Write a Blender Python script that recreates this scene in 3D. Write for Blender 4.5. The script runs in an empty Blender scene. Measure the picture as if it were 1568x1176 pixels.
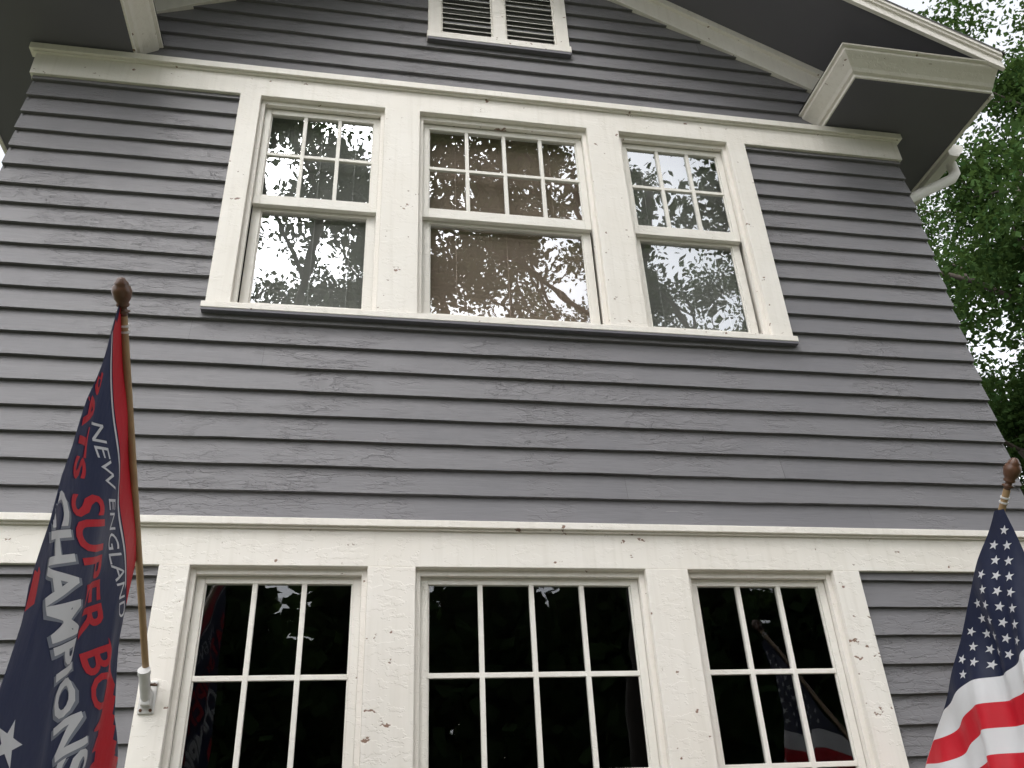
import bpy, bmesh, math, random
import numpy as np
from mathutils import Vector, Matrix, noise
random.seed(7); rng=np.random.default_rng(7)
U=3.6; CH=1.6
sc=bpy.context.scene
def V(x,y,z): return (x*U, y, CH+z*U)
# ---------------------------------------------------------------- materials
def newmat(name):
    m=bpy.data.materials.new(name); m.use_nodes=True
    nt=m.node_tree; b=nt.nodes['Principled BSDF']; return m,nt,b
def coords(nt,scale=(1,1,1)):
    tc=nt.nodes.new('ShaderNodeTexCoord'); mp=nt.nodes.new('ShaderNodeMapping')
    mp.inputs['Scale'].default_value=scale
    nt.links.new(tc.outputs['Object'],mp.inputs['Vector']); return mp.outputs[0]
def ntex(nt,vec,scale,detail=2,rough=.55):
    n=nt.nodes.new('ShaderNodeTexNoise'); n.inputs['Scale'].default_value=scale
    n.inputs['Detail'].default_value=detail; n.inputs['Roughness'].default_value=rough
    nt.links.new(vec,n.inputs['Vector']); return n.outputs['Fac']
def ramp(nt,fac,stops):
    r=nt.nodes.new('ShaderNodeValToRGB'); e=r.color_ramp.elements
    while len(e)<len(stops): e.new(.5)
    for i,(p,c) in enumerate(stops):
        e[i].position=p; e[i].color=(c,c,c,1) if not hasattr(c,'__len__') else (*c,1)
    nt.links.new(fac,r.inputs[0]); return r.outputs[0]
def mix(nt,fac,a,b,mode='MIX'):
    m=nt.nodes.new('ShaderNodeMix'); m.data_type='RGBA'; m.blend_type=mode
    for s,v in ((m.inputs[0],fac),(m.inputs[6],a),(m.inputs[7],b)):
        if hasattr(v,'links'): nt.links.new(v,s)
        elif hasattr(v,'__len__'): s.default_value=(*v,1)
        else: s.default_value=v if s.type=='VALUE' else (v,v,v,1)
    return m.outputs[2]
def bump(nt,b,h,strength=.3,dist=.01):
    n=nt.nodes.new('ShaderNodeBump'); n.inputs['Strength'].default_value=strength; n.inputs['Distance'].default_value=dist
    nt.links.new(h,n.inputs['Height']); nt.links.new(n.outputs[0],b.inputs['Normal'])
def math_(nt,op,a,b=0.0):
    n=nt.nodes.new('ShaderNodeMath'); n.operation=op
    for i,v in enumerate((a,b)):
        if hasattr(v,'links'): nt.links.new(v,n.inputs[i])
        else: n.inputs[i].default_value=v
    return n.outputs[0]
def siding_mat(name):
    m,nt,b=newmat(name)
    c0=coords(nt); geo=nt.nodes.new('ShaderNodeNewGeometry')
    isl=geo.outputs['Random Per Island']
    big=ntex(nt,c0,1.5,3,.6); grain=ntex(nt,coords(nt,(2.2,2.2,30)),2.0,4,.65)
    base=mix(nt,isl,(.155,.152,.164),(.180,.176,.187))
    base=mix(nt,ramp(nt,big,[(.38,0),(.68,.8)]),base,(.190,.184,.193))
    base=mix(nt,ramp(nt,grain,[(.28,.35),(.46,0)]),base,(.10,.10,.112))
    base=mix(nt,ramp(nt,grain,[(.69,0),(.72,.8)]),base,(.27,.255,.26))
    nt.links.new(base,b.inputs['Base Color'])
    vo=nt.nodes.new('ShaderNodeTexVoronoi'); vo.feature='DISTANCE_TO_EDGE'; vo.inputs['Scale'].default_value=24
    nt.links.new(coords(nt,(.45,.45,1.6)),vo.inputs['Vector'])
    crack=ramp(nt,vo.outputs['Distance'],[(.0,0),(.06,1)])
    pf=ntex(nt,coords(nt,(3,3,12)),2.2,4,.62)
    patch=ramp(nt,big,[(.48,0),(.58,1)])
    pl=ramp(nt,pf,[(.50,0),(.53,1)])
    h=math_(nt,'ADD',math_(nt,'MULTIPLY',math_(nt,'MULTIPLY',pl,patch),1.0),math_(nt,'ADD',math_(nt,'MULTIPLY',grain,.4),math_(nt,'MULTIPLY',math_(nt,'MULTIPLY',crack,patch),.3)))
    bump(nt,b,h,.7,.005)
    b.inputs['Roughness'].default_value=.52; b.inputs['Specular IOR Level'].default_value=.4
    return m
M_SID=siding_mat('grey_siding_paint')
def white_mat(name,col=(.81,.775,.725),chips=.70,dirt=.55):
    m,nt,b=newmat(name)
    c0=coords(nt); big=ntex(nt,c0,2.3,3,.6)
    base=mix(nt,ramp(nt,big,[(.35,dirt*.5),(.65,0)]),col,(col[0]*.87,col[1]*.84,col[2]*.78))
    streak=ntex(nt,coords(nt,(30,30,1.2)),1.0,2,.6)
    base=mix(nt,ramp(nt,streak,[(.3,.4*dirt),(.5,0)]),base,(.60,.56,.49))
    cn=ntex(nt,coords(nt,(1,1,1.3)),17.0,3,.6)
    thr=math_(nt,'ADD',cn,math_(nt,'MULTIPLY',big,.16))
    halo=ramp(nt,thr,[(chips+.055,0),(chips+.07,.35)])
    base=mix(nt,halo,base,(.62,.58,.52))
    cm=ramp(nt,thr,[(chips+.083,0),(chips+.090,1)])
    base=mix(nt,cm,base,(.24,.15,.11))
    nt.links.new(base,b.inputs['Base Color']); b.inputs['Roughness'].default_value=.5
    pl=ramp(nt,ntex(nt,coords(nt,(5,5,9)),2.5,4,.62),[(.52,0),(.55,1)])
    h=math_(nt,'SUBTRACT',math_(nt,'MULTIPLY',pl,.4),math_(nt,'MULTIPLY',halo,1.2))
    bump(nt,b,h,.45,.004)
    return m
M_WHT=white_mat('cream_trim_paint'); M_SASH=white_mat('sash_paint',(.79,.765,.715),.76,.35)
M_CLEAN=white_mat('gutter_paint',(.78,.76,.72),.95,.3)
def plain(name,c1,c2=None,rough=.6,scale=6,bs=.2,metal=0,det=2):
    m,nt,b=newmat(name); c=coords(nt); f=ntex(nt,c,scale,det)
    nt.links.new(mix(nt,f,c1,c2 or tuple(v*.8 for v in c1)),b.inputs['Base Color'])
    b.inputs['Roughness'].default_value=rough; b.inputs['Metallic'].default_value=metal
    if bs: bump(nt,b,f,bs,.005)
    return m
M_SHADED=plain('shaded_siding_grey',(.108,.106,.128),(.135,.132,.152),.6,2,.2)  # wall grey made darker: shade under the eaves is put into the colour
M_SHING=plain('roof_shingle',(.06,.06,.062),(.11,.105,.10),.9,30,.6)
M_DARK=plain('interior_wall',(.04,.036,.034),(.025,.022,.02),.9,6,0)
M_BLIND=plain('blind_slats',(.52,.52,.51),(.44,.44,.43),.5,2,0)
M_TAN=plain('roller_blind_tan',(.62,.49,.41),(.54,.42,.35),.6,2,0)
M_WOOD=plain('pole_wood',(.40,.27,.14),(.24,.15,.075),.45,14,.3)
M_FIN=plain('finial_wood',(.12,.05,.025),(.06,.028,.014),.35,14,.3)
M_METAL=plain('bracket_metal',(.68,.67,.66),(.50,.49,.48),.4,20,.2)
M_BARK=plain('bark',(.055,.042,.032),(.025,.02,.016),.95,5,.8)
M_GRASS=plain('grass_ground',(.06,.075,.035),(.10,.10,.06),.95,.8,.4,0,4)
M_WALK=plain('concrete',(.33,.32,.30),(.24,.235,.22),.9,3,.3)
def cloth(name,c):
    m,nt,b=newmat(name)
    b.inputs['Roughness'].default_value=.5
    wv=ntex(nt,coords(nt,(1,1,.6)),9,3); bump(nt,b,wv,.5,.015)
    nt.links.new(mix(nt,wv,c,tuple(v*.8 for v in c)),b.inputs['Base Color'])
    t=nt.nodes.new('ShaderNodeBsdfTranslucent'); t.inputs[0].default_value=(*c,1)
    mx=nt.nodes.new('ShaderNodeMixShader'); mx.inputs[0].default_value=.25
    nt.links.new(b.outputs[0],mx.inputs[1]); nt.links.new(t.outputs[0],mx.inputs[2]); nt.links.new(mx.outputs[0],nt.nodes['Material Output'].inputs[0])
    return m
C_NAVY=cloth('cloth_navy',(.010,.016,.050)); C_RED=cloth('cloth_red',(.64,.012,.028)); C_WHT=cloth('cloth_white',(.80,.80,.82)); C_GRY=cloth('cloth_grey',(.25,.27,.32))
def glass(name,fac,tint):
    m=bpy.data.materials.new(name); m.use_nodes=True; nt=m.node_tree; nt.nodes.clear()
    o=nt.nodes.new('ShaderNodeOutputMaterial'); g=nt.nodes.new('ShaderNodeBsdfGlossy'); t=nt.nodes.new('ShaderNodeBsdfTransparent')
    g.inputs['Roughness'].default_value=.0; g.inputs['Color'].default_value=(.93,.96,1,1); t.inputs[0].default_value=(*tint,1)
    mx=nt.nodes.new('ShaderNodeMixShader'); mx.inputs[0].default_value=fac
    nt.links.new(t.outputs[0],mx.inputs[1]); nt.links.new(g.outputs[0],mx.inputs[2]); nt.links.new(mx.outputs[0],o.inputs[0])
    b_=nt.nodes.new('ShaderNodeBump'); b_.inputs['Strength'].default_value=.05; b_.inputs['Distance'].default_value=.02
    nt.links.new(ntex(nt,coords(nt),3.5,1),b_.inputs['Height']); nt.links.new(b_.outputs[0],g.inputs['Normal'])
    return m
G_UP=glass('window_glass',.27,(.85,.86,.85)); G_LO=glass('window_glass_lower',.065,(.75,.77,.76))
def leafmat(name,ca,cb,tr):
    m=bpy.data.materials.new(name); m.use_nodes=True; nt=m.node_tree; nt.nodes.clear()
    o=nt.nodes.new('ShaderNodeOutputMaterial')
    geo=nt.nodes.new('ShaderNodeNewGeometry')
    c=mix(nt,geo.outputs['Random Per Island'],ca,cb)
    d=nt.nodes.new('ShaderNodeBsdfDiffuse'); nt.links.new(c,d.inputs[0])
    t=nt.nodes.new('ShaderNodeBsdfTranslucent'); t.inputs[0].default_value=(*tr,1)
    mx=nt.nodes.new('ShaderNodeMixShader'); mx.inputs[0].default_value=.28
    nt.links.new(d.outputs[0],mx.inputs[1]); nt.links.new(t.outputs[0],mx.inputs[2]); nt.links.new(mx.outputs[0],o.inputs[0])
    return m
M_LEAF=leafmat('oak_leaf',(.018,.044,.014),(.060,.105,.036),(.070,.12,.030))
# ---------------------------------------------------------------- mesh helpers
class MB:
    def __init__(s): s.v=[]; s.f=[]; s.mi=[]
    def quad(s,a,b,c,d,m=0):
        n=len(s.v); s.v+= [a,b,c,d]; s.f.append((n,n+1,n+2,n+3)); s.mi.append(m)
    def poly(s,pts,m=0):
        n=len(s.v); s.v+=list(pts); s.f.append(tuple(range(n,n+len(pts)))); s.mi.append(m)
    def box(s,x0,x1,y0,y1,z0,z1,m=0):
        n=len(s.v)
        for x in(x0,x1):
            for y in(y0,y1):
                for z in(z0,z1): s.v.append(V(x,y,z))
        for f in((0,1,3,2),(4,6,7,5),(0,4,5,1),(2,3,7,6),(0,2,6,4),(1,5,7,3)):
            s.f.append(tuple(n+i for i in f)); s.mi.append(m)
    def prism(s,poly,y0,y1,m=0):
        n=len(s.v);k=len(poly)
        for y in(y0,y1):
            for x,z in poly: s.v.append(V(x,y,z))
        s.f.append(tuple(n+i for i in range(k))); s.mi.append(m)
        s.f.append(tuple(n+k+i for i in reversed(range(k)))); s.mi.append(m)
        for i in range(k):
            j=(i+1)%k; s.f.append((n+i,n+k+i,n+k+j,n+j)); s.mi.append(m)
    def build(s,name,mats,parent=None,bevel=0,smooth=False,recalc=True):
        me=bpy.data.meshes.new(name); me.from_pydata(s.v,[],s.f)
        for m in mats: me.materials.append(m)
        me.polygons.foreach_set('material_index',s.mi)
        if smooth: me.polygons.foreach_set('use_smooth',[True]*len(s.f))
        if recalc:
            bm=bmesh.new(); bm.from_mesh(me); bmesh.ops.recalc_face_normals(bm,faces=bm.faces); bm.to_mesh(me); bm.free()
        o=bpy.data.objects.new(name,me); sc.collection.objects.link(o)
        if parent: o.parent=parent
        if bevel:
            b=o.modifiers.new('b','BEVEL'); b.width=bevel; b.segments=2; b.limit_method='ANGLE'
        return o
def empty(name,loc=(0,0,0)):
    e=bpy.data.objects.new(name,None); sc.collection.objects.link(e); e.empty_display_size=.2; return e
house=empty('grey_clapboard_house')
XL,XR=-.541,.953; XC=(XL+XR)/2; SL=.54; ZS=1.672; YB=9.0
# ---------------------------------------------------------------- siding
PITCH=.036; Z00=.379-PITCH*25
def boards(mb,xa,xb,holes,zmax,place,gable=False,jit=True):
    z=Z00
    while z<zmax:
        z0,z1=z,z+PITCH
        cuts=sorted(set([z0,z1]+[h for H in holes for h in(H[2],H[3]) if z0<h<z1]))
        for a,b in zip(cuts[:-1],cuts[1:]):
            m_=(a+b)/2
            segs=[(xa,xb)]
            if gable and m_>1.17:
                w=(ZS+.01-b)/SL
                if w<=0.02: continue
                segs=[(max(xa,XC-w),min(xb,XC+w))]
            for H in holes:
                if H[2]<=m_<=H[3]:
                    ns=[]
                    for s0,s1 in segs:
                        if H[1]<=s0 or H[0]>=s1: ns.append((s0,s1)); continue
                        if s0<H[0]: ns.append((s0,H[0]))
                        if s1>H[1]: ns.append((H[1],s1))
                    segs=ns
            for s0,s1 in segs:
                js=[s0]
                L=s0+random.uniform(.3,1.9)
                while L<s1-.15: js.append(L); L+=random.uniform(.9,1.6)
                js.append(s1)
                for j0,j1 in zip(js[:-1],js[1:]):
                    e0=j0+(0.0001 if j0!=s0 else 0); e1=j1-(0.0001 if j1!=s1 else 0)
                    oy=random.uniform(-.0010,.0010)
                    n=max(1,int((e1-e0)/.03))
                    base=len(mb.v)
                    for i in range(n+1):
                        x=e0+(e1-e0)*i/n
                        dz=(noise.noise(Vector((x*9,z0*90,0)))*.0010+noise.noise(Vector((x*40,z0*90,3)))*.0006) if (a==z0 and jit) else 0
                        dy=noise.noise(Vector((x*6,z0*70,5)))*.002
                        fa=(b-z0)/PITCH; fb=(a-z0)/PITCH
                        yt=.006-(1-fa)*.021; yb=.006-(1-fb)*.021-dy+oy
                        mb.v+= [place(x,yt,b),place(x,yb,a+dz),place(x,.014,a+dz)]
                    for i in range(n):
                        p=base+i*3
                        mb.f+= [(p,p+1,p+4,p+3),(p+1,p+2,p+5,p+4)]; mb.mi+=[0,0]
        z+=PITCH
WH=[(-.225,.640,.682,1.150),(-.225,.647,-.165,.34)]
mb=MB(); boards(mb,XL-.0035,XR+.0035,WH,1.66,lambda x,y,z:V(x,y,z),gable=True)
mb.build('front_siding',[M_SID],house)
mb=MB()
L_=YB/U
boards(mb,0,L_,[],1.17,lambda u,y,z:(XR*U-y,u*U,CH+z*U)); boards(mb,0,L_,[],1.17,lambda u,y,z:(XL*U+y,u*U,CH+z*U))
mb.build('side_siding',[M_SID],house)
mb=MB()
def panel(x0,x1,z0,z1,m=0): mb.box(x0,x1,.012,.10,z0,z1,m)
ZB=-CH/U
panel(XL,-.22,ZB,1.17); panel(.64,XR,ZB,1.17); panel(-.22,.64,ZB,-.16); panel(-.22,.64,.33,.685); panel(-.22,.64,1.12,1.17)
mb.prism([(XL,1.17),(XR,1.17),(XC,1.66)],.012,.10)
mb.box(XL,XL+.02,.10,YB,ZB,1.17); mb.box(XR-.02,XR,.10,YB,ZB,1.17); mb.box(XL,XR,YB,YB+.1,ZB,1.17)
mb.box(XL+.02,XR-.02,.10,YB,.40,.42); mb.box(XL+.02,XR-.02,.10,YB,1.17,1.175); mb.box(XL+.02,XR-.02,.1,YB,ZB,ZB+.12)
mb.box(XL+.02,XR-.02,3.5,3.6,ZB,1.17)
mb.build('wall_core',[M_DARK],house)
# ---------------------------------------------------------------- trim
t=MB()
def trimbelt(zb,zt,cz0,cz1,over=.006):
    t.box(XL-over,XR+over,-.030,.012,zb,zt)
    t.box(XL-.0085,XL+.002,.012,YB,zb,zt); t.box(XR-.002,XR+.0085,.012,YB,zb,zt)
    t.box(XL-.011,XR+.011,-.044,.010,zt,(zt+cz0)/2+.0015)
    t.box(XL-.0165,XR+.0165,-.060,.010,(zt+cz0)/2+.0015,cz1)
trimbelt(1.107,1.151,1.154,1.167,.0075)
trimbelt(.318,.3635,.366,.3755,.0075)
t.build('frieze_boards',[M_WHT],house,bevel=.003)
t=MB()
for s in(-1,1):
    def X(d): return XC+s*d
    e=.70
    t.prism([(X(0),1.606),(X(e),1.606-SL*e),(X(e),1.664-SL*e),(X(0),1.664)],-.030,.012)
    t.prism([(X(0),1.655),(X(e),1.655-SL*e),(X(e),1.673-SL*e),(X(0),1.673)],-.055,-.028)
t.build('rake_frieze',[M_WHT],house,bevel=.003)
# ---------------------------------------------------------------- windows
def window(name,x0,x1,zb,zt,cols,mode):
    fr=MB(); s=.0065
    fr.box(x0,x0+s,.002,.032,zb,zt); fr.box(x1-s,x1,.002,.032,zb,zt); fr.box(x0+s,x1-s,.004,.032,zt-s,zt)
    gl=MB(); sa=MB(); mw=.0030
    def sash(a,b,c,d,y,stile,top,bot,nc,nr):
        sa.box(a,a+stile,y,y+.032,c,d); sa.box(b-stile,b,y,y+.032,c,d)
        sa.box(a+stile,b-stile,y+.001,y+.031,c,c+bot); sa.box(a+stile,b-stile,y+.001,y+.031,d-top,d)
        ga,gb,gc,gd=a+stile,b-stile,c+bot,d-top
        for i in range(1,nc):
            x=ga+(gb-ga)*i/nc; sa.box(x-mw,x+mw,y+.003,y+.026,gc,gd)
        for j in range(1,nr):
            z=gc+(gd-gc)*j/nr; sa.box(ga,gb,y+.005,y+.024,z-mw,z+mw)
        for (p,q) in ((ga,ga+.0018),(gb-.0018,gb)): sa.box(p,q,y+.009,y+.022,gc,gd)
        for i in range(nc):
            for j in range(nr):
                px0=ga+(gb-ga)*i/nc; px1=ga+(gb-ga)*(i+1)/nc; pz0=gc+(gd-gc)*j/nr; pz1=gc+(gd-gc)*(j+1)/nr
                dx=random.uniform(-.0006,.0006); dz=random.uniform(-.0006,.0006); yc=y+.016
                gl.quad(V(px0,yc-dx-dz,pz0),V(px1,yc+dx-dz,pz0),V(px1,yc+dx+dz,pz1),V(px0,yc-dx+dz,pz1))
    if mode=='dh':
        mid=.901
        sash(x0+s,x1-s,mid-.010,zt-s,.033,.0105,.012,.019,cols,2)
        sash(x0+s,x1-s,zb,mid+.002,.067,.013,.017,.022,1,1)
    else:
        sash(x0+s,x1-s,zb,zt-s,.033,.0100,.0085,.02,cols,4)
    fr.build(name+'_frame',[M_WHT],house,bevel=.002)
    sa.build(name+'_sash',[M_SASH],house,bevel=.002)
    gl.build(name+'_glass',[G_UP if mode=='dh' else G_LO],house,recalc=False)
t=MB()
UC=[(-.230,-.197),(.003,.0615),(.351,.409),(.611,.645)]
LC=[(-.231,-.197),(.007,.0645),(.356,.4125),(.6155,.653)]
for a,b in UC:
    t.box(a,b,-.033,-.0,.690,1.107); t.box(max(a,-.221),min(b,.636),0,.13,.690,1.119)
for a,b in LC:
    t.box(a,b,-.033,-.0,-.150,.318); t.box(max(a,-.221),min(b,.643),0,.13,-.150,.331)
t.box(-.197,.611,.003,.13,1.104,1.119); t.box(-.197,.6155,.003,.13,.3165,.331)
t.build('window_casing',[M_WHT],house,bevel=.003)
t=MB(); t2=MB()
for (a,b,z) in((-.2345,.6495,.690),(-.236,.658,-.150)):
    t.box(a,b,-.048,.0,z-.0105,z-.0005); t.box(-.22,.64,.0,.13,z-.0105,z+.0015)
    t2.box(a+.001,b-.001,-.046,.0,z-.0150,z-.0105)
t.build('window_sill',[M_WHT],house,bevel=.003)
t2.build('sill_shadow_strip',[M_SHADED],house,bevel=.002)  # dark strip standing in for the shadow band below the sill
for i in range(3):
    window(f'upper_window_{i+1}',UC[i][1],UC[i+1][0],.6915,1.104,[3,4,3][i],'dh')
    window(f'lower_window_{i+1}',LC[i][1],LC[i+1][0],-.1485,.3165,[3,4,3][i],'fx')
bl=MB()
for i in range(3):
    a,b=UC[i][1]+.008,UC[i+1][0]-.008
    m=1 if i==1 else 0
    z=.695; zt=1.10
    while z<zt:
        bl.quad(V(a,.127,z),V(b,.127,z),V(b,.113,z+.0078),V(a,.113,z+.0078),m); z+=.0088
    for fx in(.2,.5,.8):
        x=a+(b-a)*fx; bl.box(x-.0006,x+.0006,.106,.108,.695,1.10,m)
bl.build('window_blinds',[M_BLIND,M_TAN],house)
# ---------------------------------------------------------------- gable vent
t=MB(); vx0,vx1,vz0,vz1=.074,.338,1.298,1.500
t.box(vx0,.098,-.034,.0,vz0+.016,vz1-.02); t.box(.314,vx1,-.034,.0,vz0+.016,vz1-.02); t.box(.194,.218,-.033,.0,vz0+.016,vz1-.02)
t.box(vx0-.002,vx1+.002,-.046,.0,vz0,vz0+.016); t.box(vx0,vx1,-.034,.0,vz1-.02,vz1)
for a,b in((.098,.194),(.218,.314)):
    t.box(a,a+.003,-.022,0,vz0+.016,vz1-.02); t.box(b-.003,b,-.022,0,vz0+.016,vz1-.02)
t.build('gable_vent_frame',[M_WHT],house,bevel=.003)
t=MB(); t.box(vx0-.001,vx1+.001,-.044,.0,vz0-.006,vz0); t.build('gable_vent_shadow_line',[M_SHADED],house)  # thick shadow line under the vent, modelled as a dark strip
t=MB()
for a,b in((.101,.191),(.221,.311)):
    z=vz0+.018
    while z<vz1-.03:
        P=[(a,-.026,z),(b,-.026,z),(b,.006,z+.013),(a,.006,z+.013)]; Q=[(x,y,zz+.0018) for x,y,zz in P]
        A=[V(*p) for p in P]; B=[V(*p) for p in Q]
        t.quad(*A); t.quad(*B); t.quad(A[0],A[1],B[1],B[0]); z+=.0145
t.build('gable_vent_louvres',[plain('louvre_paint',(.56,.56,.50),(.45,.45,.40),.6)],house)
# ---------------------------------------------------------------- roof
YF=-.594
r=MB()
for s in(-1,1):
    def X(d): return XC+s*d
    e=.882
    zb0,zbe=ZS,ZS-SL*e
    r.poly([V(X(0),YF,zb0),V(X(e),YF,zbe),V(X(e),YB+.6,zbe),V(X(0),YB+.6,zb0)],0)
    r.poly([V(X(0),YF-.03,zb0+.034),V(X(e+.008),YF-.03,zbe+.029),V(X(e+.008),YB+.6,zbe+.029),V(X(0),YB+.6,zb0+.034)],1)
    r.poly([V(X(e+.008),YF-.03,zbe+.029),V(X(e+.008),YF-.03,zbe+.024),V(X(e+.008),YB+.6,zbe+.024),V(X(e+.008),YB+.6,zbe+.029)],1)
    r.poly([V(X(0),YF-.03,zb0+.034),V(X(0),YF-.03,zb0+.029),V(X(e+.008),YF-.03,zbe+.024),V(X(e+.008),YF-.03,zbe+.029)],1)
r.build('roof',[M_SHADED,M_SHING],house)
r=MB()
for s in(-1,1):
    def X(d): return XC+s*d
    e=.884
    def strip(lo,hi,y0,y1): r.prism([(X(0),ZS+lo),(X(e),ZS+lo-SL*e),(X(e),ZS+hi-SL*e),(X(0),ZS+hi)],y0,y1)
    strip(-.006,.018,YF-.002,YF+.022); strip(.014,.023,YF-.016,YF-.001); strip(.021,.031,YF-.027,YF-.001)
    x0=X(.879); x1=X(.886)
    r.box(min(x0,x1),max(x0,x1),-.44,YB+.5,1.168,1.192)
r.build('fascia_boards',[M_WHT],house,bevel=.002)
c=MB(); g=MB()
YO=-.446
prof=[(0,0),(.0035,-.0005),(.0038,.005),(.009,.007),(.013,.012),(.024,.021),(.031,.026),(.034,.0285),(.0345,.0335),(.040,.0345),(.041,.0365)]
for s in(-1,1):
    def X(x): return x if s>0 else 2*XC-x
    a=.816; b=1.085
    g.poly([V(X(a),YO,1.170),V(X(b),YO,1.170),V(X(b),.0,1.170),V(X(a),.0,1.170)],0)
    g.poly([V(X(XR),.0,1.1702),V(X(b),.0,1.1702),V(X(b),YB+.5,1.1702),V(X(XR),YB+.5,1.1702)],0)
    for (u0,w0),(u1,w1) in zip(prof[:-1],prof[1:]):
        p=lambda u,w:[V(X(a-u*.93),.0,1.170+w),V(X(a-u*.93),YO-u*U,1.170+w),V(X(b),YO-u*U,1.170+w)]
        A=p(u0,w0);B=p(u1,w1)
        for i in(0,1): c.quad(A[i],A[i+1],B[i+1],B[i])
    c.poly([V(X(b),YO-u*U,1.170+w) for u,w in prof]+[V(X(b),YO,1.2065)])
    u=.041
    g.poly([V(X(a-u*.93),YO-u*U,1.207),V(X(b),YO-u*U,1.207),V(X(b),.0,1.212),V(X(a-u*.93),.0,1.212)],1)
c.build('cornice_crown',[M_WHT],house); g.build('cornice_soffit',[M_SHADED,M_SHING],house)
t=MB()
pr=[(1.093,1.192),(1.093,1.160),(1.112,1.158),(1.122,1.170),(1.130,1.178),(1.131,1.190),(1.128,1.190),(1.127,1.180),(1.110,1.162),(1.096,1.163),(1.096,1.192)]
t.prism(pr,.06,YB+.4)
t.prism([(1.093,1.192),(1.093,1.160),(1.112,1.158),(1.122,1.170),(1.130,1.178),(1.131,1.190)],.056,.062)
t.build('gutter',[M_CLEAN],house)
def tube(name,pts,rad,mat,parent,res=10):
    cu=bpy.data.curves.new(name,'CURVE'); cu.dimensions='3D'; cu.bevel_depth=rad; cu.bevel_resolution=res//2; cu.use_fill_caps=True
    sp=cu.splines.new('POLY'); sp.points.add(len(pts)-1)
    for i,p in enumerate(pts): sp.points[i].co=(*p,1)
    cu.materials.append(mat); o=bpy.data.objects.new(name,cu); sc.collection.objects.link(o)
    dg=bpy.context.evaluated_depsgraph_get(); me=bpy.data.meshes.new_from_object(o.evaluated_get(dg)); 
    bpy.data.objects.remove(o); o=bpy.data.objects.new(name,me); sc.collection.objects.link(o); o.parent=parent
    me.polygons.foreach_set('use_smooth',[True]*len(me.polygons))
    return o
tube('downspout',[V(1.112,.14,1.16),V(1.112,.14,1.135),V(1.10,.142,1.12),V(.985,.15,1.055),V(.972,.15,1.035),V(.972,.15,ZB+.03)],.036,M_CLEAN,house)
# ---------------------------------------------------------------- flags
def finial(parent,base,d):
    prof=[(0.0,.010),(.012,.014),(.018,.022),(.024,.013),(.032,.012),(.036,.020),(.042,.021),(.046,.018),(.060,.026),(.085,.031),(.100,.026),(.104,.021),(.110,.022),(.116,.017),(.126,.011),(.130,0.001)]
    d=Vector(d).normalized(); u=d.orthogonal().normalized(); w=d.cross(u); m=MB(); n=20
    for h,r in prof:
        for i in range(n):
            a=2*math.pi*i/n; m.v.append(tuple(Vector(base)+d*h+(u*math.cos(a)+w*math.sin(a))*r))
    for j in range(len(prof)-1):
        for i in range(n): k=(i+1)%n; m.f.append((j*n+i,j*n+k,(j+1)*n+k,(j+1)*n+i)); m.mi.append(0)
    return m.build('finial',[M_FIN],parent,smooth=True)
def T3(x,tt,z): return Vector((x*U,-tt*U,CH+z*U))
def bracket(parent,base,d):
    m=MB(); bx,by,bz=base
    def bxm(x0,x1,y0,y1,z0,z1):
        n=len(m.v)
        for x in(x0,x1):
            for y in(y0,y1):
                for z in(z0,z1): m.v.append((x,y,z))
        for f in((0,1,3,2),(4,6,7,5),(0,4,5,1),(2,3,7,6),(0,2,6,4),(1,5,7,3)): m.f.append(tuple(n+i for i in f)); m.mi.append(0)
    bxm(bx-.030,bx+.030,by-.010,by,bz-.060,bz+.062); bxm(bx-.019,bx+.019,by-.045,by-.009,bz-.034,bz+.026)
    o=m.build('bracket_plate',[M_METAL],parent,bevel=.007)
    d=Vector(d).normalized(); b0=Vector((bx,by-.03,bz-.008))
    tube('bracket_socket',[b0,b0+d*.135],.0205,M_METAL,parent)
    tube('bracket_collar',[b0+d*.118,b0+d*.137],.0235,M_METAL,parent)
    for sx,szz in((-.018,.048),(.018,.048),(-.018,-.047),(.018,-.047)):
        tube('bracket_screw',[Vector((bx+sx,by-.013,bz+szz)),Vector((bx+sx,by-.008,bz+szz))],.006,M_FIN,parent)
    tube('bracket_thumbscrew',[b0+d*.07,b0+d*.07+Vector((.045,0,-.004))],.005,M_FIN,parent)
def pole(parent,base,tip):
    d=(tip-base).normalized()
    tube('flag_pole',[base,tip-d*.125],.0125,M_WOOD,parent)
    finial(parent,tip-d*.128,d)
    for k in(.155,.175): tube('pole_ring',[tip-d*k,tip-d*(k+.006)],.0165,M_METAL,parent)
fl=empty('football_team_flag')
B0=T3(-.219,.0095,.170); TIP=T3(-.219,.370,.459); dL=(TIP-B0).normalized()
bracket(fl,(B0.x,-.033,B0.z+.004),dL); pole(fl,B0,TIP)
def interp(x,pts):
    return float(np.interp(x,[p[0] for p in pts],[p[1] for p in pts]))
def foldL(tt,z):
    zt=.175+.80*(tt-.01)
    h=max(0.,min(1.,(zt-z)/.12))
    a=.0034*math.sin(tt*58+z*10+1.0)+.0007*math.sin(tt*130+z*-25+.4)+.0014*math.sin(z*32+tt*22)
    return a*(.25+.75*h)
LB=[(-.10,.398),(.03,.407),(.111,.413),(.15,.404),(.173,.410),(.223,.399),(.26,.396),(.288,.386),(.33,.384),(.366,.374),(.440,.356)]
RB=[(-.10,.060),(.05,.065),(.10,.085),(.135,.125),(.2,.146),(.283,.147)]
def rbt(z):
    if z<=.283: return interp(z,RB)
    return .01+(z-.175+.004)/.80
def inL(tt,z): return rbt(z)<=tt<=interp(z,LB)
m=MB(); nz=190; nt_=60; zt0,zb0=.4425,-.10
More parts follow.
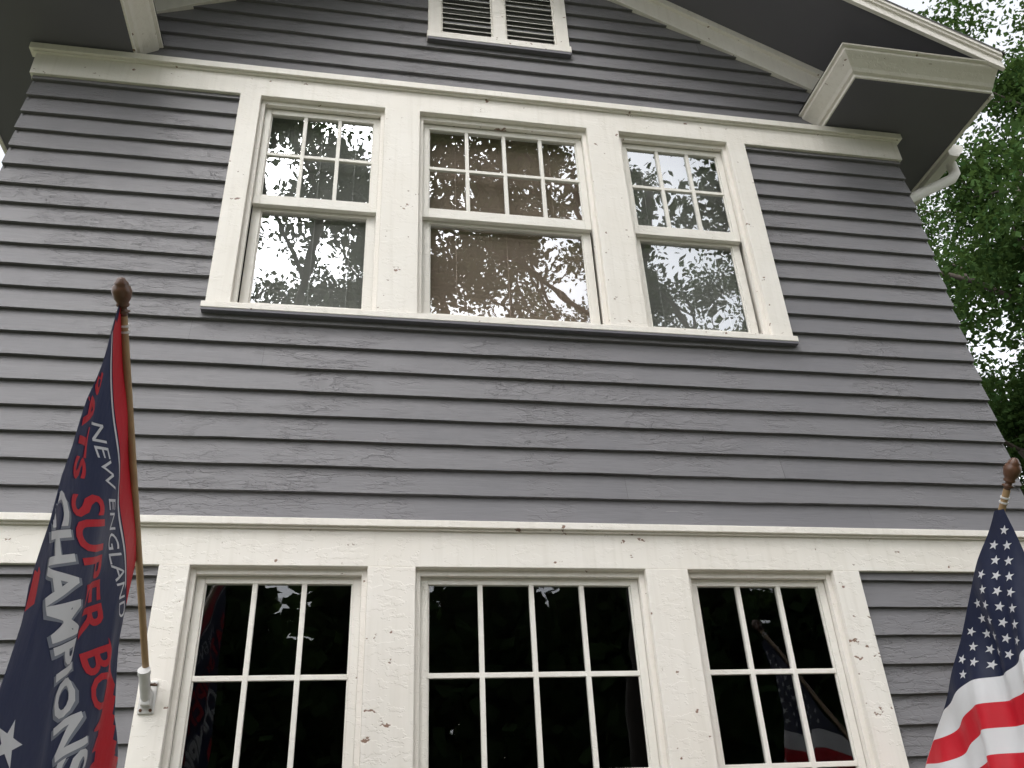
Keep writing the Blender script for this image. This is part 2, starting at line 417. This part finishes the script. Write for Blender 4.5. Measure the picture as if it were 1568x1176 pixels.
for j in range(nz+1):
    z=zb0+(zt0-zb0)*j/nz; a=rbt(z); b=max(a+.0005,interp(z,LB))
    for i in range(nt_+1):
        tt=a+(b-a)*i/nt_; m.v.append(tuple(T3(-.219-.002+foldL(tt,z),tt,z)))
w=nt_+1
for j in range(nz):
    for i in range(nt_): m.f.append((j*w+i,j*w+i+1,(j+1)*w+i+1,(j+1)*w+i)); m.mi.append(0)
m.build('flag_cloth',[C_NAVY],fl,smooth=True)
def overlay(name,polys,mat,parent,fold,x0,inside,step,off,sgn=1):
    bm=polys
    xs=[v.co.x for v in bm.verts]; ys=[v.co.y for v in bm.verts]
    for ax,lo,hi,st in((0,min(xs),max(xs),step),(1,min(ys),max(ys),step*2)):
        k=lo+st
        while k<hi:
            co=(k,0,0) if ax==0 else (0,k,0); no=(1,0,0) if ax==0 else (0,1,0)
            bmesh.ops.bisect_plane(bm,geom=bm.verts[:]+bm.edges[:]+bm.faces[:],plane_co=co,plane_no=no); k+=st
    dead=[f for f in bm.faces if not all(inside(v.co.x,v.co.y) for v in f.verts)]
    bmesh.ops.delete(bm,geom=dead,context='FACES')
    for v in bm.verts:
        tt,z=v.co.x,v.co.y; v.co=T3(x0+fold(tt,z)+off*sgn,tt,z)
    me=bpy.data.meshes.new(name); bm.to_mesh(me); bm.free(); me.materials.append(mat)
    me.polygons.foreach_set('use_smooth',[True]*len(me.polygons))
    o=bpy.data.objects.new(name,me); sc.collection.objects.link(o); o.parent=parent; return o
def text_bm(txt,start,end,up,bold=0.0):
    cu=bpy.data.curves.new('txt','FONT'); cu.body=txt; cu.size=1; cu.offset=bold; cu.resolution_u=3
    o=bpy.data.objects.new('txt',cu); sc.collection.objects.link(o)
    dg=bpy.context.evaluated_depsgraph_get(); me=bpy.data.meshes.new_from_object(o.evaluated_get(dg)); bpy.data.objects.remove(o)
    bm=bmesh.new(); bm.from_mesh(me)
    xs=[v.co.x for v in bm.verts]; ys=[v.co.y for v in bm.verts]; x0,x1,y0,y1=min(xs),max(xs),min(ys),max(ys)
    for v in bm.verts:
        a=(v.co.x-x0)/(x1-x0); b=(v.co.y-y0)/(y1-y0)
        v.co=Vector((start[0]+(end[0]-start[0])*a+up[0]*b, start[1]+(end[1]-start[1])*a+up[1]*b,0))
    return bm
def poly_bm(lst):
    bm=bmesh.new()
    for pts in lst:
        bm.faces.new([bm.verts.new((p[0],p[1],0)) for p in pts])
    bmesh.ops.triangulate(bm,faces=bm.faces[:]); return bm
def star_pts(cx,cy,ax,ay,rot=0,inner=.40):
    pts=[]
    for i in range(10):
        r=1 if i%2==0 else inner; a=math.pi/2+rot+i*math.pi/5
        pts.append((cx+ax[0]*math.cos(a)*r+ay[0]*math.sin(a)*r, cy+ax[1]*math.cos(a)*r+ay[1]*math.sin(a)*r))
    return pts
def ov(name,bm,mat,off): return overlay(name,bm,mat,fl,foldL,-.221,inL,.006,off)
ov('red_border',poly_bm([[(.375,.4605),(.345,.438),(.10,.243),(.10,.195),(.17,.250),(.375,.424)]]),C_RED,.0004)
ov('piping_outer',poly_bm([[(.375,.420),(.375,.4155),(.17,.2415),(.17,.246)]]),C_WHT,.0005)
ov('red_panel',poly_bm([[(.20,.19),(.07,.13),(.03,-.10),(.115,-.10),(.135,.06),(.165,.14)]]),C_RED,.0004)
ov('red_patch',poly_bm([[(.42,.20),(.395,.188),(.388,.168),(.42,.150)]]),C_RED,.0004)
ov('text_line_thin',text_bm('NEW ENGLAND',(.345,.330),(.170,.214),(-.025,.0097)),C_WHT,.0006)
ov('text_line_top',text_bm('PATS',(.398,.352),(.362,.272),(-.036,.014),.03),C_RED,.0006)
ov('text_line_red',text_bm('SUPER BOWL',(.356,.262),(.150,.074),(-.056,.0220),.02),C_RED,.0006)
ov('text_line_shadow',text_bm('CHAMPIONS',(.420,.238),(.252,.062),(-.062,.0245),.05),C_GRY,.0005)
ov('text_line_white',text_bm('CHAMPIONS',(.416,.240),(.250,.066),(-.053,.021),.03),C_WHT,.0008)
ov('star',poly_bm([star_pts(.362,.083,(.020,.0),(0,.016),.2)]),C_WHT,.0006)
# --- right flag
fr=empty('american_flag')
B1=T3(.664,.012,.045); TIP1=T3(.664,.313,.342); dR=(TIP1-B1).normalized()
bracket(fr,(B1.x,-.014,B1.z),dR); pole(fr,B1,TIP1)
def ztop(tt): return .045+(tt-.012)*.987+.0035+.003*math.sin(tt*38)
def foldR(tt,z):
    h=max(0.,min(1.,(ztop(tt)-z)/.10))
    return (.0080*math.sin(tt*60+z*16)+.0040*math.sin(tt*150-z*20+1)+.003*math.sin(z*55+tt*18))*(.12+.88*h)-.0085
def zl(k,tt): return .136-.0245*k+.16*(tt-.109)+.005*math.sin(tt*48+.6)
T0,T1=.001,.283
m=MB(); ncol=90
for c_ in range(ncol+1):
    tt=T0+(T1-T0)*c_/ncol; top=ztop(tt)
    if tt>.270: top-=(tt-.270)*1.2
    for q in range(19):
        z0_=min(zl(0,tt),top-.0005); z=top+(z0_-top)*q/18
        m.v.append(tuple(T3(.664+foldR(tt,z),max(tt,.012),z)))
    for k in range(0,11):
        for q in range(1,5):
            z=min(zl(k,tt)+(zl(k+1,tt)-zl(k,tt))*q/4, top-.0005-.0001*(k*4+q)); m.v.append(tuple(T3(.664+foldR(tt,z),max(tt,.012),z)))
R_=19+44
for c_ in range(ncol):
    for q in range(R_-1):
        mi=0 if q<18 else (1 if ((q-18)//4)%2==0 else 2)
        a=c_*R_+q; m.f.append((a,a+R_,a+R_+1,a+1)); m.mi.append(mi)
m.build('flag_cloth',[C_NAVY,C_WHT,C_RED],fr,smooth=True)
sp=[]
H=Vector((.70,.69)); Q=Vector((.80,-.30))
for i in range(-4,20):
    for j in range(-3,16):
        o_=Vector((.112,.155))+H*(.0175*i)+Q*(.0215*(j+.5*(i%2)))
        tt,z=o_
        if tt<T0+.01 or tt>.275 or z>ztop(tt)-.008 or z<zl(0,tt)+.007: continue
        sp.append(star_pts(tt,z,(.0050,.0037),(-.0044,.0034),random.uniform(-.3,.3)))
overlay('stars',poly_bm(sp),C_WHT,fr,foldR,.664,lambda a,b:True,.006,.0006,sgn=-1)
# ---------------------------------------------------------------- trees
def make_tree(name,loc,H_,seed,crown_r,nleaf=60,leaf=.13,trunk_r=.28,first=.32,lean=(0,0),clump=.75,maxtips=900):
    R=random.Random(seed); rg=np.random.default_rng(seed)
    vs=[];fs=[];tips=[]
    def seg(p0,p1,r0,r1,n=7):
        d=(p1-p0)
        if d.length<1e-4:return
        dn=d.normalized(); u=dn.orthogonal().normalized(); w=dn.cross(u); b=len(vs)
        for p,r in((p0,r0),(p1,r1)):
            for i in range(n):
                a=2*math.pi*i/n; vs.append(tuple(p+(u*math.cos(a)+w*math.sin(a))*r))
        for i in range(n): k=(i+1)%n; fs.append((b+i,b+k,b+n+k,b+n+i))
    def limb(p,d,L,r,depth):
        n=4; q=p.copy(); dd=d.copy(); rr=r
        for i in range(n):
            dd=(dd+Vector((R.uniform(-.22,.22),R.uniform(-.22,.22),R.uniform(-.10,.18)))).normalized()
            q2=q+dd*(L/n); r2=rr*.86
            if depth<4: seg(q,q2,rr,r2,8 if depth<2 else 5)
            if depth>=2 and R.random()<.6: tips.append(q2.copy())
            if depth<4 and i>=1:
                for _ in range(1 if depth<3 else R.choice((1,1,2))):
                    if i==n-1 or R.random()<.75:
                        ax=dd.orthogonal().normalized(); ax.rotate(Matrix.Rotation(R.uniform(0,6.28),3,dd))
                        nd=(dd*.75+ax*R.uniform(.5,.95)+Vector((0,0,.12))).normalized()
                        limb(q2,nd,L*R.uniform(.5,.72),r2*.62,depth+1)
            q=q2; rr=r2
        tips.append(q)
    base=Vector(loc); p=base.copy(); th=H_*first; dd=Vector((lean[0],lean[1],1)).normalized(); rr=trunk_r
    seg(p-Vector((0,0,.3)),p+Vector((0,0,.35)),rr*1.5,rr*1.05,12); p=p+Vector((0,0,.35))
    for i in range(4):
        dd=(dd+Vector((R.uniform(-.06,.06),R.uniform(-.06,.06),0))).normalized(); p2=p+dd*(th/4); seg(p,p2,rr*1.05,rr*.97,12); p=p2; rr*=.95
    nl=7
    for i in range(nl):
        a=6.283*i/nl+R.uniform(-.3,.3); el=R.uniform(.35,1.1)
        d=Vector((math.cos(a)*math.cos(el),math.sin(a)*math.cos(el),math.sin(el)))
        limb(p-dd*R.uniform(0,th*.25),d,crown_r*R.uniform(.75,1.05),rr*R.uniform(.4,.6),1)
    limb(p,dd,(H_-th)*.55,rr*.75,0)
    T=np.array([list(t_) for t_ in tips]); nT=len(T)
    if nT>maxtips: T=T[rg.permutation(nT)[:maxtips]]
    n=len(T)*nleaf
    c=np.repeat(T,nleaf,axis=0)+rg.normal(0,1,(n,3))*np.array([clump,clump,clump*.6])*.5
    d=rg.normal(0,1,(n,3)); d[:,2]-=.2; d/=np.linalg.norm(d,axis=1)[:,None]
    up=rg.normal(0,.75,(n,3)); up[:,2]+=1.0
    s_=np.cross(up,d); s_/=np.linalg.norm(s_,axis=1)[:,None]+1e-6
    L=leaf*rg.uniform(.6,1.25,(n,1)); W=L*rg.uniform(.24,.34,(n,1))
    nv=np.cross(d,s_)
    q=np.stack([c,c+d*L*.5+s_*W+nv*L*.06,c+d*L,c+d*L*.5-s_*W+nv*L*.06],1).reshape(-1,3)
    off=len(vs)
    allv=np.vstack([np.array(vs),q])
    me=bpy.data.meshes.new(name)
    nf=len(fs)+n; me.vertices.add(len(allv)); me.vertices.foreach_set('co',allv.astype(np.float32).ravel())
    loops=np.concatenate([np.array(fs).ravel(),np.arange(off,off+4*n)]).astype(np.int32)
    me.loops.add(len(loops)); me.loops.foreach_set('vertex_index',loops)
    me.polygons.add(nf); me.polygons.foreach_set('loop_start',(np.arange(nf)*4).astype(np.int32))
    me.materials.append(M_BARK); me.materials.append(M_LEAF)
    me.polygons.foreach_set('material_index',np.concatenate([np.zeros(len(fs)),np.ones(n)]).astype(np.int32))
    me.update(calc_edges=True)
    o=bpy.data.objects.new(name,me); sc.collection.objects.link(o)
    return nT
make_tree('oak_tree',(10.6,5.0,0),14.5,3,4.0,65,.115,.26,.28,clump=.55,maxtips=1400)
make_tree('oak_tree',(16.0,10.5,0),23,5,6.5,65,.17,.36,.30,clump=.85,maxtips=1400)
make_tree('oak_tree',(5.6,-12.5,0),24,11,6.5,75,.17,.42,.36,clump=.55,maxtips=800)
make_tree('oak_tree',(-3.2,-12.5,0),24,13,6.0,75,.17,.40,.38,clump=.55,maxtips=800)
make_tree('oak_tree',(12.5,-15.5,0),24,17,6.0,60,.20,.40,.38,clump=.65,maxtips=700)
def tree_line(name,pts,hh,seed):
    rg=np.random.default_rng(seed); cs=[]
    for (x,y) in pts:
        k=420
        th=rg.uniform(0,2*np.pi,k); zz=rg.uniform(.02,1,k)
        rr=5.0*np.sqrt(rg.uniform(.2,1,k))*np.sin(np.clip(zz*.9+.25,0,1)*np.pi*.85+.25)
        cs.append(np.stack([x+rr*np.cos(th),y+rr*np.sin(th),zz*hh*rg.uniform(.85,1.1)],1))
    C=np.vstack(cs); nl=14; n=len(C)*nl
    c=np.repeat(C,nl,axis=0)+rg.normal(0,.8,(n,3)); d=rg.normal(0,1,(n,3)); d/=np.linalg.norm(d,axis=1)[:,None]
    s_=np.cross(rg.normal(0,1,(n,3)),d); s_/=np.linalg.norm(s_,axis=1)[:,None]; L=.9
    q=np.stack([c,c+d*L*.5+s_*.36,c+d*L,c+d*L*.5-s_*.36],1).reshape(-1,3)
    me=bpy.data.meshes.new(name); me.vertices.add(4*n); me.vertices.foreach_set('co',q.astype(np.float32).ravel())
    me.loops.add(4*n); me.loops.foreach_set('vertex_index',np.arange(4*n,dtype=np.int32)); me.polygons.add(n)
    me.polygons.foreach_set('loop_start',(np.arange(n)*4).astype(np.int32)); me.materials.append(M_LEAF); me.update(calc_edges=True)
    o=bpy.data.objects.new(name,me); sc.collection.objects.link(o)
tree_line('distant_trees',[(-30+6*i,-36+2.5*math.sin(i*2.1)) for i in range(14)],16,3)
# ---------------------------------------------------------------- ground
m=MB(); S=600
m.quad((-S,-S,0),(S,-S,0),(S,S,0),(-S,S,0)); m.build('ground',[M_GRASS])
m=MB(); m.quad((-.2,-11,.004),(1.4,-11,.004),(1.4,-1.2,.004),(-.2,-1.2,.004)); m.build('front_path',[M_WALK])
# ---------------------------------------------------------------- light
w=bpy.data.worlds.new('World'); sc.world=w; w.use_nodes=True; nt=w.node_tree
bg=nt.nodes['Background']; sky=nt.nodes.new('ShaderNodeTexSky'); sky.sky_type='NISHITA'; sky.sun_disc=False
EL,AZ=52,200
sky.sun_elevation=math.radians(EL); sky.sun_rotation=math.radians(AZ); sky.air_density=1.0; sky.dust_density=4.0; sky.ozone_density=1
hs=nt.nodes.new('ShaderNodeHueSaturation'); hs.inputs['Saturation'].default_value=.15; hs.inputs['Value'].default_value=3.1
nt.links.new(sky.outputs[0],hs.inputs['Color']); nt.links.new(hs.outputs[0],bg.inputs[0]); bg.inputs[1].default_value=.15
su=bpy.data.lights.new('sun','SUN'); su.energy=1.0; su.angle=math.radians(25); su.color=(1,.97,.94)
so=bpy.data.objects.new('sun',su); sc.collection.objects.link(so)
az=math.radians(AZ); el=math.radians(EL)
dirn=Vector((math.sin(az)*math.cos(el),math.cos(az)*math.cos(el),math.sin(el)))
so.rotation_euler=dirn.to_track_quat('Z','Y').to_euler(); so.location=dirn*30
sc.view_settings.view_transform='Standard'; sc.view_settings.look='None'; sc.view_settings.exposure=0
# ---------------------------------------------------------------- camera
ca=bpy.data.cameras.new('camera'); co=bpy.data.objects.new('camera',ca); sc.collection.objects.link(co); sc.camera=co
right=Vector((.9848,-.1679,-.04453)); down=Vector((.0459,.4988,-.8655)); fwd=Vector((.16753,.8503,.49893))
mt=Matrix((( right.x,-down.x,-fwd.x,0),(right.y,-down.y,-fwd.y,-U),(right.z,-down.z,-fwd.z,CH),(0,0,0,1)))
co.matrix_world=mt; ca.sensor_width=36; ca.lens=36*1275/1568; ca.clip_end=2000; ca.clip_start=.05
